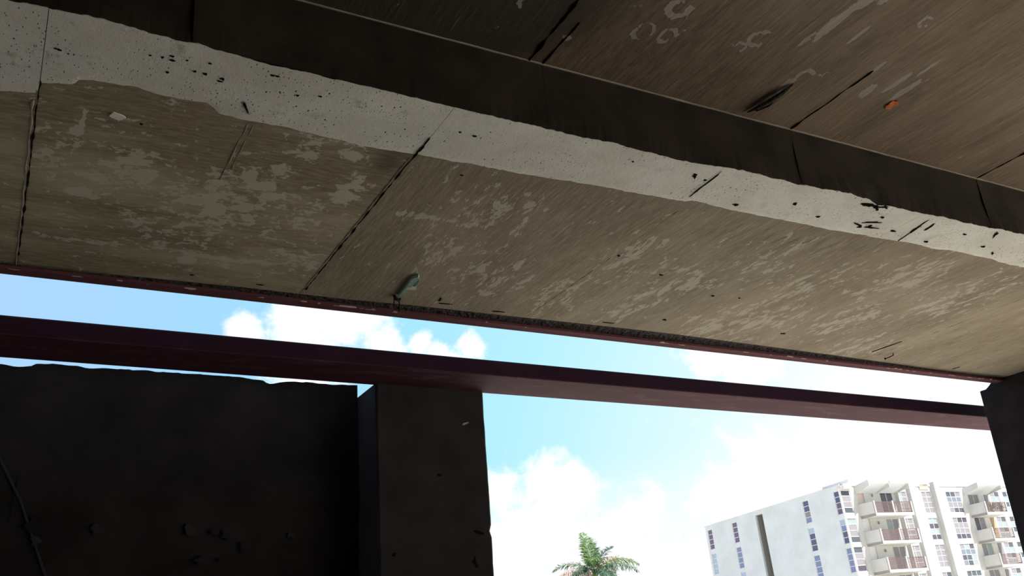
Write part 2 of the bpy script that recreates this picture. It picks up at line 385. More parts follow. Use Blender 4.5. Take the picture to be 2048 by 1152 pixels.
# ------------------------------------------------------------------ deck (ceiling)
HU = 1.153 * H
XL, XR = -7.0, 7.7
body = MB()
body.box(XL, XR, 2.50, 4.20, H + 0.10, H + 1.6)                  # edge strip above the low soffit, made tall unseen to block sun
body.box(XL, XR, -9.0, 2.495, HU + 0.06, HU + 0.42)               # slab over the higher bay
ceiling = body.build('ceiling', M_CORE); ceiling.matrix_world = BR
tag(ceiling, kind='structure')

def blob_density(x, y):
    d = 0.0
    for bx, by, rx, ry in BLOBS:
        q = ((x - bx) / (rx * 1.15)) ** 2 + ((y - by) / (ry * 1.15)) ** 2
        if q < 4: d = max(d, 0.88 * math.exp(-q * 0.8))
    # the long pale drag line across the left panel
    if 0.03 < x < 1.15:
        yy = 3.967 - (x - 0.05) * 0.018 + 0.01 * math.sin(x * 9)
        d = max(d, 1.35 * math.exp(-((y - yy) / 0.028) ** 2) * (0.8 + 0.4 * noise.noise(Vector((x * 6, 0, 1)))))
    if 1.30 < x < 1.78:
        d = max(d, 1.1 * math.exp(-((y - 3.273) / 0.03) ** 2))
    return d
# (x, y, rx, ry, hollow, from, to) of the pale deposits; hollow 0 = a filled dab
LOW_MARKS = [(0.1125, 3.0775, .022, .03, 0, 0, 1), (0.118, 3.00, .007, .07, 0, 0, 1), (0.150, 3.531, .04, .03, 0, 0, 1), (0.819, 3.34, .020, .045, 0, 0, 1), (0.8046, 3.5246, .028, .038, .72, 0, 1), (0.644, 4.033, .040, .045, 0, 0, 1),
             (0.31, 3.22, .05, .03, 0, 0, 1), (0.37, 3.30, .03, .05, 0, 0, 1), (0.72, 3.18, .03, .05, 0, 0, 1), (0.66, 3.50, .04, .07, 0, 0, 1), (0.62, 3.42, .03, .05, 0, 0, 1), (0.78, 3.24, .05, .04, 0, 0, 1), (1.10, 3.20, .03, .04, 0, 0, 1), (1.03, 2.90, .03, .03, 0, 0, 1)]
TOP_MARKS = [(1.90, 2.00, .050, .055, .5, -.1, .72), (1.855, 2.15, .042, .055, .66, .2, 1.1), (1.955, 2.14, .034, .050, .55, .1, 1.0), (2.285, 2.02, .045, .05, .62, .1, .8),
             (2.25, 2.09, .03, .035, .6, .4, 1.1), (2.655, 2.08, .05, .04, .66, .0, .45), (2.63, 2.14, .045, .05, .55, .45, .8), (2.60, 2.21, .020, .05, 0, 0, 1), (1.40, 2.17, .04, .05, .7, .3, .9),
             (1.62, 2.29, .020, .012, 0, 0, 1), (2.48, 1.80, .026, .13, 0, 0, 1), (2.51, 1.66, .022, .10, 0, 0, 1), (2.55, 1.62, .02, .10, 0, 0, 1), (2.80, 1.70, .03, .03, .6, .1, .8), (3.02, 2.02, .014, .09, 0, 0, 1), (3.10, 2.05, .014, .08, 0, 0, 1),
             (2.95, 2.12, .016, .05, 0, 0, 1), (2.86, 1.98, .010, .05, 0, 0, 1), (3.06, 1.90, .010, .07, 0, 0, 1), (2.45, 1.95, .008, .05, 0, 0, 1), (2.62, 1.85, .008, .06, 0, 0, 1)]
def mark_density(x, y, marks):
    d = 0.0
    for mx, my, rx, ry, ho, f0, f1 in marks:
        u, v_ = (x - mx) / rx, (y - my) / ry
        if abs(u) > 1.6 or abs(v_) > 1.6: continue
        q = math.hypot(u, v_)
        if ho:
            an = (math.atan2(v_, u) / (2 * math.pi)) % 1.0
            if not any(f0 <= an + k <= f1 for k in (-1, 0, 1)): continue
            w = 1 - abs(q - (1 + ho) / 2) / ((1 - ho) * .75)
        else:
            w = 1.35 - q
        d = max(d, min(1.0, max(0.0, w) * 1.6))
    return d * 2.1
def panel(name, x0, x1, y0f, y1f, z, mat, parent, step=0.025, gap=0.0007, thick=0.05, wob=0.0, dens=True, seed=0):
    """one cast panel: underside grid with ragged near/far edges, closed by its sides"""
    x0 += gap; x1 -= gap
    nx = max(1, round((x1 - x0) / step)); ny = max(1, round((y1f((x0 + x1) / 2) - y0f((x0 + x1) / 2)) / step))
    v = []; f = []; dn = []; bw = []
    for i in range(nx + 1):
        x = x0 + (x1 - x0) * i / nx
        a, b_ = y0f(x), y1f(x)
        for j in range(ny + 1):
            y = a + (b_ - a) * j / ny
            zz = z + noise.noise(Vector((x * 2.1, y * 2.1, seed))) * wob
            v.append((x, y, zz))
            dn.append(max(blob_density(x, y), mark_density(x, y, LOW_MARKS)) if dens is True else (mark_density(x, y, TOP_MARKS) if dens == 'top' else 0.0))
            # brown stain hugging the whitewash strip, strongest at the left
            s = math.exp(-max(0.0, y - 2.80) / 0.30) * (0.9 if x < 1.3 else 0.55) if dens is True else 0.0
            s += 0.8 * math.exp(-((x - 1.17) / 0.10) ** 2) * math.exp(-((y - 2.95) / 0.2) ** 2) if dens is True else 0.0
            if dens is True and 2.3 < x < 4.5:          # shallow ripples left by the form skin
                w = math.exp(-((y - 2.93 - 0.05 * math.sin(x * 3)) / 0.09) ** 2) * (0.5 + 0.5 * math.sin(x * 4.1 + 1))
                s += 1.1 * w * max(0.0, math.sin((x + (y - 2.9) * .15) * 2 * math.pi / 0.075))
            if dens == 'top':                           # ceiling shade painted in, deepening towards the left end
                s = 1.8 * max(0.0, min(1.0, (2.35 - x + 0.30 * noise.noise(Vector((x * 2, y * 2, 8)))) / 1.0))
            bw.append(min(1.8, s))
    N = ny + 1
    for i in range(nx):
        for j in range(ny):
            f.append((i * N + j, i * N + j + 1, (i + 1) * N + j + 1, (i + 1) * N + j))
    b0 = len(v)
    ring = [i * N for i in range(nx + 1)] + [nx * N + j for j in range(1, ny + 1)] + [i * N + ny for i in range(nx - 1, -1, -1)] + [j for j in range(ny - 1, 0, -1)]
    for k in ring: v.append((v[k][0], v[k][1], z + thick)); dn.append(0); bw.append(0)
    L = len(ring)
    for k in range(L):
        f.append((ring[k], ring[(k + 1) % L], b0 + (k + 1) % L, b0 + k))
    f.append(tuple(b0 + k for k in range(L)))
    me = bpy.data.meshes.new(name); me.from_pydata(v, [], f); me.materials.append(mat)
    for nm, arr in (('dens', dn), ('brown', bw)):
        at = me.attributes.new(nm, 'FLOAT', 'POINT'); at.data.foreach_set('value', arr)
    return link(name, me, parent)

JX = [-7.0, -4.53, -3.27, -2.01, -0.753 - 0.525, -0.018, 1.242, 2.497, 3.708, 5.215, 6.85, 7.7]
edge = lambda x: lerp_tab(SLAB_EDGE, x)
for k, (a, b) in enumerate(zip(JX, JX[1:])):
    vis = -1.4 < a and b < 7.0
    panel('soffit_panel', a, b, lambda x: lerp_tab(BAND_NEAR, x) + 0.035, edge, H, M_SOF_X if b < 1.3 else M_SOF_Y, ceiling,
          0.014 if vis else 0.4, wob=0.0015 if vis else 0, dens=vis, seed=k)
# the stepped face between the low strip and the higher bay
FX = [-7.0, -4.0, -1.9, -0.9, 0.37, 1.618, 2.86, 4.10, 5.36, 6.6, 7.7]
for a, b in zip(FX, FX[1:]):
    pts = resample(BAND_NEAR, a + 0.0005, b - 0.0005, 0.012, 0.004, 3) if -1.5 < a and b < 6.7 else [(a, 2.45), (b, 2.45)]
    m = MB(); n = len(pts)
    rows = 6
    for r in range(rows + 1):
        for x, y in pts:
            fr = r / rows
            ytop = 2.466
            yy = y + (ytop - y) * min(1, fr * 2.5) + (0.004 * noise.noise(Vector((x * 3, fr * 3, 2))) if 0 < fr < 1 else 0)
            m.v.append((x, yy, H - 0.003 + (HU + 0.03 - H) * fr))
    for r in range(rows):
        for i in range(n - 1):
            m.f.append((r * n + i, r * n + i + 1, (r + 1) * n + i + 1, (r + 1) * n + i)); m.m.append(0)
    b0 = len(m.v)
    m.v += [(pts[0][0], 2.52, H + .02), (pts[-1][0], 2.52, H + .02), (pts[-1][0], 2.52, HU + .03), (pts[0][0], 2.52, HU + .03)]
    m.f.append((b0, b0 + 3, b0 + 2, b0 + 1)); m.m.append(0)
    m.f.append((0, b0, b0 + 1, n - 1)); m.m.append(0)
    m.f.append((0, rows * n, b0 + 3, b0)); m.m.append(0)
    m.f.append((n - 1, b0 + 1, b0 + 2, rows * n + n - 1)); m.m.append(0)
    tag(m.build('step_face', M_FACE, ceiling), 'dark near face of the step')
    # thin fillet ridge left in the corner by the form joint
    r_ = MB(); seg = max(2, int((b - a) / 0.1))
    if -1.5 < a and b < 6.7:
        r_.tube([(a + (b - a) * i / seg, 2.462 + 0.003 * noise.noise(Vector((a + i, 4, 4))), HU - 0.001) for i in range(seg + 1)], [0.004 + 0.002 * noise.noise(Vector((a * 5 + i * .7, 1, 1))) for i in range(seg + 1)], 5)
        r_.build('corner_fillet', M_CORE, ceiling)
# higher bay panels
UX = [-7.0, -4.0, -2.0, -0.9, 0.37, 1.618, 2.86, 4.10, 5.36, 6.6, 7.7]
for k, (a, b) in enumerate(zip(UX, UX[1:])):
    vis = -1.5 < a and b < 7
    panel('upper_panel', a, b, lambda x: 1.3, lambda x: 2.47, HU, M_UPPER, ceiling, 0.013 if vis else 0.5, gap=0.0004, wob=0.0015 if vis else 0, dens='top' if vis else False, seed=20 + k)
for k, (a, b) in enumerate(zip(UX[::2], UX[2::2])):
    panel('upper_panel', a, b, lambda x: -9.0, lambda x: 1.297, HU, M_UPPER, ceiling, 0.5, gap=0.0035, dens=False, seed=40 + k)
# raised mortar lips along the form joints
def bead(name, pts, r, mat, jit=0.4, seed=0):
    m = MB(); P = [Vector(p) for p in pts]; n = max(4, int((P[-1] - P[0]).length / 0.02)); q = []; rr = []
    for i in range(n + 1):
        p = P[0].lerp(P[-1], i / n)
        j = noise.noise(Vector((i * 0.35, seed, 0)))
        q.append(p + Vector((0.004 * noise.noise(Vector((i * 0.2, seed, 9))), 0, 0))); rr.append(max(0.0008, r * (1 + jit * 2 * j)))
    m.tube(q, rr, 5); return m.build(name, mat, ceiling)
bead('joint_lip', [(-0.030, 2.93, H), (-0.024, 4.33, H)], 0.0025, M_CORE, 0.9, 1)
bead('joint_lip', [(1.232, 2.84, H), (1.232, 4.26, H)], 0.0018, M_CORE, 0.9, 2)
bead('joint_lip', [(0.625, 2.83, H), (0.625, 3.25, H)], 0.0022, M_CORE, 1.0, 3)
bead('joint_lip', [(0.645, 2.83, H), (0.645, 3.15, H)], 0.002, M_CORE, 1.0, 4)
for i, x in enumerate((-0.018, 1.243, 2.497, 3.708, 5.215)):
    bead('joint_groove', [(x, 2.78 if i else 2.45, H + 0.001), (x, 4.2, H + 0.001)], 0.0030 if i < 2 else 0.0012, M_PIT, 1.0, 12 + i)
for i, x in enumerate((0.37, 1.618, 2.86, 4.10)):
    bead('joint_groove', [(x, 2.0 if i != 1 else 2.2, HU), (x, 2.46, HU)], 0.0035, M_PIT, 0.9, 22 + i)
bead('joint_groove', [(1.55, 2.05, HU), (1.56, 2.46, HU)], 0.0045, M_PIT, 1.2, 31)
bead('joint_groove', [(2.845, 2.60, HU - 5), (2.845, 2.60, HU - 5)], 0.001, M_PIT, 0, 31) if False else None

# whitewashed strip: a thin skim coat in lengths between the joints
WX = [-1.5, -0.018, 1.243, 2.43, 3.62, 4.9, 6.6]
for a, b in zip(WX, WX[1:]):
    near = resample(BAND_NEAR, a + 0.001, b - 0.001, 0.008, 0.007, 3)
    far = resample(BAND_FAR, a + 0.001, b - 0.001, 0.008, 0.007, 8)
    m = MB(); n = len(near); NR = 8
    for lay, z in ((0, H - 0.004), (1, H + 0.02)):
        for r in range(NR + 1):
            for i in range(n):
                fr = r / NR
                n0 = near[i][1] + (-0.002 if lay == 0 else 0.014)
                y = n0 + (far[i][1] - n0) * fr
                zz = z + (0.0025 * noise.noise(Vector((near[i][0] * 5, y * 5, 3))) if lay == 0 else 0)
                if lay == 0 and r == NR: zz = H + 0.0015      # feathered out on the brown side
                m.v.append((near[i][0], y, zz))
    S = n * (NR + 1)
    for r in range(NR):
        for i in range(n - 1):
            q = r * n + i
            m.f.append((q, q + 1, q + n + 1, q + n)); m.m.append(0)
    for i in range(n - 1):
        m.f.append((i, S + i, S + i + 1, i + 1)); m.m.append(0)
    for r in range(NR):
        m.f.append((r * n, (r + 1) * n, S + (r + 1) * n, S + r * n)); m.m.append(0)
        m.f.append((r * n + n - 1, S + r * n + n - 1, S + (r + 1) * n + n - 1, (r + 1) * n + n - 1)); m.m.append(0)
    o = m.build('whitewash_strip', M_WASH, ceiling, fix=True)
    tag(o, 'pale whitewashed strip along the edge of the step')

# marks and pits on the undersides: thin irregular flakes
def flake(m, x, y, rx, ry, z, rot=0.0, seed=0, n=40, rag=0.35, t=0.0012, hole=0.0, arc=(0, 1)):
    def rim(k, s):
        q = 2 * math.pi * (arc[0] + (arc[1] - arc[0]) * k / n)
        cq, sq = math.cos(q), math.sin(q)
        r = s * (1 + rag * 1.3 * noise.noise(Vector((cq * 1.3 + seed * 3.1, sq * 1.3, seed))) + rag * .55 * noise.noise(Vector((cq * 4.5 + seed, sq * 4.5, s * 3))) + rag * .3 * noise.noise(Vector((cq * 11, sq * 11 + seed, s * 7))))
        r = max(r, .15 * s)
        a, b = rx * r * math.cos(q), ry * r * math.sin(q)
        return (x + a * math.cos(rot) - b * math.sin(rot), y + a * math.sin(rot) + b * math.cos(rot))
    full = arc == (0, 1)
    cnt = n if full else n + 1
    if hole:
        for k in range(n):
            p = [rim(k, hole), rim(k, 1), rim((k + 1) % cnt if full else k + 1, 1), rim((k + 1) % cnt if full else k + 1, hole)]
            lo = [(a, b, z - t) for a, b in p]; hi = [(a, b, z + 0.004) for a, b in p]
            m.poly(lo); m.poly([lo[1], lo[2], hi[2], hi[1]]); m.poly([lo[0], lo[3], hi[3], hi[0]])
    else:
        p = [rim(k, 1) for k in range(cnt)]
        lo = [(a, b, z - t) for a, b in p]; hi = [(a, b, z + 0.004) for a, b in p]
        m.poly(lo)
        for k in range(cnt): m.poly([lo[k], lo[(k + 1) % cnt], hi[(k + 1) % cnt], hi[k]])
def mark(name, mat, specs, z, label=None, kind=None):
    for s in specs:
        m = MB(); flake(m, *s[0], z, **s[1]); o = m.build(name, mat, ceiling, fix=False)
        if label: o['label'] = label
ZP = H - 0.002
mark('plaster_dab', M_WHITE_SPOT, [((0.2216, 2.934, .024, .018), dict(seed=1, n=22, rag=.3))], ZP, 'small white plaster dab')
UP = HU - 0.003
mark('paint_mark', M_ORANGE, [((3.134, 2.145, .022, .030), dict(seed=31, rag=.5))], UP, 'small orange spray paint mark')
# sizeable pits in the whitewash, and spalls on its rim
ZW = H - 0.0055
HOLES = [(0.0235, 2.6194), (0.0166, 2.617), (0.3273, 2.5283), (0.4368, 2.5215), (0.301, 2.5445), (0.2656, 2.5484), (0.434, 2.5819), (0.3276, 2.6169), (0.6278, 2.5114), (0.6436, 2.5108), (0.485, 2.6047), (0.3308, 2.5486), (0.3718, 2.5317), (0.7313, 2.5898), (1.3277, 2.6011), (1.3901, 2.6059), (0.8005, 2.5682), (2.4232, 2.568), (3.4285, 2.6736), (3.4722, 2.6467), (3.4565, 2.5584), (3.6267, 2.6487), (0.4034, 2.5802), (0.4892, 2.5884), (4.25, 2.62), (4.02, 2.55), (2.95, 2.60), (3.15, 2.66), (2.05, 2.55), (2.7, 2.7), (3.9, 2.68)]
for i, (x, y) in enumerate(HOLES):
    big = 1.8 if x > 2.2 else 1.0
    m = MB(); flake(m, x, y, random.uniform(.004, .009) * big, random.uniform(.003, .006) * big, ZW, seed=50 + i, n=9, rag=.7)
    m.build('pit', M_PIT, ceiling, fix=False)
for i, (x, y, rx, ry, rot) in enumerate([(3.30, 2.487, .045, .014, -.1), (3.345, 2.497, .026, .009, .5), (3.38, 2.478, .02, .01, 0), (3.45, 2.615, .045, .006, -.35), (3.40, 2.655, .03, .005, .2), (3.49, 2.66, .04, .005, -.1),
        (3.72, 2.60, .006, .09, -.25), (3.77, 2.55, .006, .04, -.3), (2.448, 2.60, .004, .10, -.06), (2.36, 2.555, .018, .008, .8), (4.18, 2.50, .03, .008, .9), (0.592, 2.715, .004, .028, -.45), (1.243, 2.74, .004, .05, 0.0), (4.38, 2.66, .02, .006, .6)]):
    m = MB(); flake(m, x, y, rx, ry, ZW, rot=rot, seed=90 + i, n=16, rag=.9); o = m.build('spall', M_PIT, ceiling, fix=False)
# a few dark nicks in the brown soffit
for i, (x, y, rx, ry, rot) in enumerate([(1.02, 4.21, .02, .005, 0), (0.70, 4.19, .014, .006, 0), (1.98, 4.17, .05, .006, -.05), (2.30, 4.19, .05, .004, -.1), (3.0, 4.16, .05, .005, 0), (2.52, 3.34, .012, .01, 0), (2.87, 3.47, .014, .008, 0), (3.33, 3.62, .014, .01, 0),
        (3.50, 3.60, .010, .01, 0), (3.30, 4.02, .02, .012, 0), (4.2, 4.0, .03, .012, 0), (0.30, 2.955, .006, .004, 0), (1.47, 2.89, .010, .005, 0), (1.93, 4.12, .005, .04, -.2), (5.12, 4.02, .006, .14, 0.1), (6.1, 4.22, .006, .05, .2)]):
    m = MB(); flake(m, x, y, rx * .7, ry * .6, H - 0.0025, rot=rot, seed=120 + i, n=12, rag=.6); m.build('nick', M_PIT, ceiling, fix=False)

# ------------------------------------------------------------------ steel edge angle with crumbling mortar above
def bridge_root(name, x, y, z):
    return empty(name, BR @ Matrix.Translation((x, y, z)))
def off(pts, b):
    return [(p[0] - b[0], p[1] - b[1], p[2] - b[2]) for p in pts]
BX = (-5.0, 4.30, 1.76)
ea = bridge_root('edge_angle', *BX)
tag(ea, 'long thin maroon steel angle bordering the outer edge of the brown concrete soffit', 'steel edging')
m = MB(); x0, x1 = 0.0, 11.75
m.box(x0, x1, 4.298 - 4.30, 4.352 - 4.30, 1.773 - 1.76, 1.787 - 1.76)
o = m.build('bottom_flange', M_MAR2, ea)
m = MB(); m.box(x0, x1, 4.352 - 4.30, 4.368 - 4.30, 1.772 - 1.76, 2.30 - 1.76)
o = m.build('upright_leg', M_MAR2, ea)
m = MB(); N_ = 1000; rows = 5
for i in range(N_ + 1):
    x = -1.4 + 8.6 * i / N_
    ys = lerp_tab(SLAB_EDGE, x) - 0.003
    for r in range(rows + 1):
        fr = r / rows
        yy = ys + (4.312 - ys) * fr
        j = noise.noise(Vector((x * 30, fr * 3, 1))) * 0.008 + noise.noise(Vector((x * 90, fr * 6, 5))) * 0.005
        tooth = 0.008 * max(0, noise.noise(Vector((x * 22, 7, 7)))) if fr > .55 else 0
        zz = H + 0.001 + (1.788 - H) * fr + (j + 0.004) * math.sin(math.pi * fr) + tooth
        if r == rows: zz = 1.786 + max(0, j)
        m.v.append((x - BX[0], yy - BX[1], zz - BX[2]))
    m.v.append((x - BX[0], 4.345 - BX[1], 1.86 - BX[2]))
K = rows + 2
for i in range(N_):
    for r in range(K - 1):
        m.f.append((i * K + r, i * K + r + 1, (i + 1) * K + r + 1, (i + 1) * K + r)); m.m.append(0)
o = m.build('mortar_fill', M_FILL, ea); o['label'] = 'dark crumbling mortar line'
m = MB(); flake(m, 1.49 - BX[0], 4.300 - BX[1], .045, .006, 1.7725 - BX[2], seed=77, n=14, rag=.3, t=.001); m.build('pale_chip', M_TAPE, ea, fix=False)
# bright chips and drips on the flange
for i in range(46):
    x = random.uniform(-0.2, 6.8); m = MB()
    flake(m, x - BX[0], random.uniform(4.298, 4.306) - BX[1], random.uniform(.006, .03), random.uniform(.002, .005), 1.7728 - BX[2], seed=200 + i, n=8, rag=.8, t=.0008)
    m.build('paint_chip', M_TAPE if i % 6 == 0 else M_LIME, ea, fix=False)

# ------------------------------------------------------------------ far beam: maroon box girder
D = 2.62 * H
BB = (-5.0, D + 0.18, 0.896 * H)
gb = bridge_root('steel_beam', *BB)
tag(gb, 'long maroon steel beam crossing the open side, resting on the dark concrete pier', 'beam')
z0, z1 = 0.0, (0.951 - 0.896) * H
m = MB()
yn, yf = -0.18, 2.822 * H - BB[1]
prof = []
for q in range(5):     # rounded lower near edge
    a = math.pi / 2 * q / 4
    prof.append((yn + 0.012 - 0.012 * math.sin(a), z0 + 0.012 - 0.012 * math.cos(a)))
prof += [(yn, z1 - 0.03)]
for q in range(1, 5):
    a = math.pi / 2 * q / 4
    prof.append((yn + 0.02 - 0.02 * math.cos(a), z1 - 0.02 + 0.02 * math.sin(a)))
prof += [(yf - 0.02, z1), (yf, z1 - 0.02), (yf, z0 + 0.01), (yf - 0.01, z0)]
NS = 60
b0 = 0
for s in range(NS + 1):
    x = 14.0 * s / NS
    m.v += [(x, a, b) for a, b in prof]
n = len(prof)
for s in range(NS):
    for k in range(n):
        k2 = (k + 1) % n
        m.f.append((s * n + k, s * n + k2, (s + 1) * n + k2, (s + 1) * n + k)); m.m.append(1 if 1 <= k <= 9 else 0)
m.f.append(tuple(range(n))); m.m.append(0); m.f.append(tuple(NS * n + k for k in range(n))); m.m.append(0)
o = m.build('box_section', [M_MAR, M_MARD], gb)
# weld bead along the near lower corner
w_ = MB(); seg = 140
w_.tube([(14.0 * i / seg, yn + 0.006, z0 + 0.004 + 0.001 * noise.noise(Vector((i, 1, 1)))) for i in range(seg + 1)], [0.004 + 0.002 * noise.noise(Vector((i * .8, 3, 1))) for i in range(seg + 1)], 5)
w_.build('weld_bead', M_MAR, gb)

# ------------------------------------------------------------------ left wall with broken top, pier, right pillar
WY = 2.97 * H
m = MB(); pts = resample(WALL_TOP, -2.4, 1.912, 0.02, 0.006, 17); n = len(pts)
NRW = 24
for r in range(NRW + 1):
    for x, zt in pts:
        fr = r / NRW
        z = -1.72 + (zt + 1.72) * fr
        m.v.append((x, WY + 0.010 * noise.noise(Vector((x * 1.7, z * 1.7, 9))) + (0.012 if z < 0.95 + 0.02 * noise.noise(Vector((x * 3, 0, 0))) else 0), z))
for r in range(NRW):
    for i in range(n - 1):
        m.f.append((r * n + i, r * n + i + 1, (r + 1) * n + i + 1, (r + 1) * n + i)); m.m.append(0)
b0 = len(m.v)
for i, (x, zt) in enumerate(pts):
    m.v.append((x, WY + 0.22, zt - 0.02 + 0.01 * noise.noise(Vector((x * 9, 2, 2)))))
    m.v.append((x, WY + 0.22, -1.72))
for i in range(n - 1):
    m.f.append((NRW * n + i, NRW * n + i + 1, b0 + 2 * (i + 1), b0 + 2 * i)); m.m.append(0)
    m.f.append((b0 + 2 * i, b0 + 2 * (i + 1), b0 + 2 * (i + 1) + 1, b0 + 2 * i + 1)); m.m.append(0)
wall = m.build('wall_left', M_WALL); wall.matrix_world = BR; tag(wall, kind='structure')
# slanting old mortar line and rough patches on that wall
m = MB(); m.tube([(-0.16, WY, 1.50), (0.018, WY, 1.1607), (0.130, WY, 0.9622), (0.281, WY, 0.5915), (0.5, WY, 0.1)], [.006, .007, .006, .007, .006], 6)
o = m.build('mortar_line', M_PIER, wall)
for i in range(30):
    x, z = random.uniform(0.1, 1.9), random.uniform(0.2, 0.85)
    m = MB(); k = MB(); flake(k, x, z, random.uniform(.01, .05), random.uniform(.01, .03), 0, seed=300 + i, n=10, rag=.9, t=.004)
    m.v = [(a, WY - 0.004 + c, b) for a, b, c in k.v]; m.f = k.f; m.m = k.m
    m.build('mortar_patch', M_PIER if i % 2 else M_WALL, wall, fix=False)

PB = (1.262 / 1.0, 2.80 * H, -1.62)
pier = bridge_root('concrete_pier', (1.064 + 1.459) / 2 * H, 2.80 * H + 0.2, -1.62)
tag(pier, 'dark grey square concrete pier at the end of the broken-topped wall, under the maroon beam', 'pier')
hw = (1.459 - 1.064) / 2 * H
m = MB(); zt = 0.896 * H + 1.62
NZ = 90; ring_n = None
for i in range(NZ + 1):
    z = -0.1 + (zt + 0.1) * i / NZ
    def jj(k): return 0.0035 * noise.noise(Vector((k * 3.3, z * 4, 1))) + 0.0025 * noise.noise(Vector((k * 3.3, z * 17, 2)))
    notch = 0.014 * math.exp(-((z - 2.375) / 0.012) ** 2)
    c = 0.012
    ring = [(-hw + c + jj(1), -0.2), (-hw + jj(1), -0.2 + c), (-hw + jj(2), 0.3), (hw + jj(3), 0.3), (hw + jj(4) - notch, -0.2 + c), (hw - c + jj(4) - notch, -0.2)]
    m.v += [(a, b, z) for a, b in ring]
for i in range(NZ):
    for k in range(6):
        k2 = (k + 1) % 6
        m.f.append((i * 6 + k, i * 6 + k2, (i + 1) * 6 + k2, (i + 1) * 6 + k)); m.m.append(0)
m.f.append(tuple(NZ * 6 + k for k in range(6))); m.m.append(0); m.f.append(tuple(range(6))); m.m.append(0)
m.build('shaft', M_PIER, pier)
for i, (x, z, rx, rz) in enumerate([(hw - .085, 2.37, .035, .008), (hw - .12, 2.20, .012, .03), (-hw + .09, 2.25, .012, .010), (hw - .14, 3.02, .02, .005), (0.03, 2.7, .01, .01)]):
    m = MB(); k = MB(); flake(k, x, z, rx, rz, 0, seed=340 + i, n=12, rag=.9, t=.003, rot=-.4 if i == 0 else .3)
    m.v = [(a, -0.2 + c - 0.001, b) for a, b, c in k.v]; m.f = k.f; m.m = k.m
    m.build('chip', M_PIT if i != 3 else M_LIME, pier, fix=False)

# right-hand pillar, its notch under the steel angle
m = MB()
XP = 3.755 * H
yF = XP / 1.4935
prof = [(yF, -1.72), (yF, 0.388 * yF * 1.0), (yF - 0.055, 0.9755 * H), (yF - 0.09, 0.9875 * H), (yF - 0.125, H + 0.004), (3.35, H + 0.004), (3.35, -1.72)]
m.prism(prof, lambda a, b: (XP, a, b), lambda a, b: (XP + 0.6, a, b))
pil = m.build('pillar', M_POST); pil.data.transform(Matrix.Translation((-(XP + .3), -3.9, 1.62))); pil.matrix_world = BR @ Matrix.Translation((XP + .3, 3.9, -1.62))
pil.name = 'concrete_pillar'
tag(pil, 'near-black concrete pillar at the right edge, its notched top against the brown soffit', 'pillar')
bevel(pil, 0.008)
# end and back walls added out of view to keep the underpass dark
m = MB(); m.box(-7.0, -6.6, -9, 4.6, -1.75, HU + 0.05); wl = m.build('wall_end_blocker', M_WALL); wl.matrix_world = BR; tag(wl, kind='structure')
m = MB(); m.box(-7, 7.7, -9.4, -9.0, -1.75, HU + 0.3); wl = m.build('wall_back_blocker', M_WALL); wl.matrix_world = BR; tag(wl, kind='structure')

# ------------------------------------------------------------------ small things hanging from the soffit
hk = bridge_root('plastic_strip', 1.715, 4.0, H)
tag(hk, 'broken green plastic strip with two rusty prongs, hanging from the brown soffit', 'debris')
m = MB()
m.prism([(-.042, -.11), (-.022, -.15), (-.008, -.13), (.004, .10), (-.014, .13)], lambda a, b: (a, b, 0.0), lambda a, b: (a * .9 - .004, b, -0.016))
m.build('strip', M_GREEN, hk)
m = MB(); m.prism([(-.012, -.115), (.012, -.08), (.022, .0), (.002, .02)], lambda a, b: (a, b, 0.0), lambda a, b: (a, b, -0.006))
m.build('torn_flap', plain('dark_green_plastic', (0.05, 0.13, 0.10), 0.6), hk)
m = MB(); m.box(-.024, .026, -.01, .012, -.018, .0); m.build('tape', M_TAPE, hk)
m = MB(); m.tube([(-.034, .135, -.006), (-.02, .15, -.016), (.0, .165, -.014), (.012, .165, -.006)], [.008, .010, .009, .006], 7)
m.build('clip', M_RUST, hk)
m = MB(); m.tube([(-.030, .145, -.008), (-.031, .150, -.052)], [.0034, .0030], 6); m.build('prong', M_RUST, hk)
m = MB(); m.tube([(.004, .165, -.012), (.006, .172, -.074)], [.0036, .0030], 6); m.build('prong', M_RUST, hk)
nl = bridge_root('bent_nail', 5.30, 4.10, H)
tag(nl, 'small bent black nail sticking out of the soffit near the right pillar', 'nail')
m = MB(); m.tube([(0, 0, .02), (0, .0, -.012), (-.004, .035, -.016), (.0, .07, -.014)], [.004, .004, .0035, .003], 6); m.build('shank', M_RUST, nl)
m = MB(); m.tube([(0, .07, -.014), (.0, .074, -.014)], [.008, .008], 8); m.build('head', M_RUST, nl)
wd = bridge_root('timber_wedge', 2.60, 2.32, HU)
tag(wd, 'weathered splintered timber wedge caught in the upper ceiling above the step', 'timber')
m = MB(); m.tube([(-.02, .10, -.006), (-.012, .05, -.014), (.0, -.02, -.018), (.012, -.09, -.012), (.018, -.13, -.004)], [.003, .009, .011, .010, .003], 7)
m.build('splinter', M_WOOD, wd)
m = MB(); m.tube([(.01, .08, -.004), (.02, .02, -.010), (.03, -.06, -.006)], [.004, .008, .003], 6); m.build('splinter', M_PIT, wd)

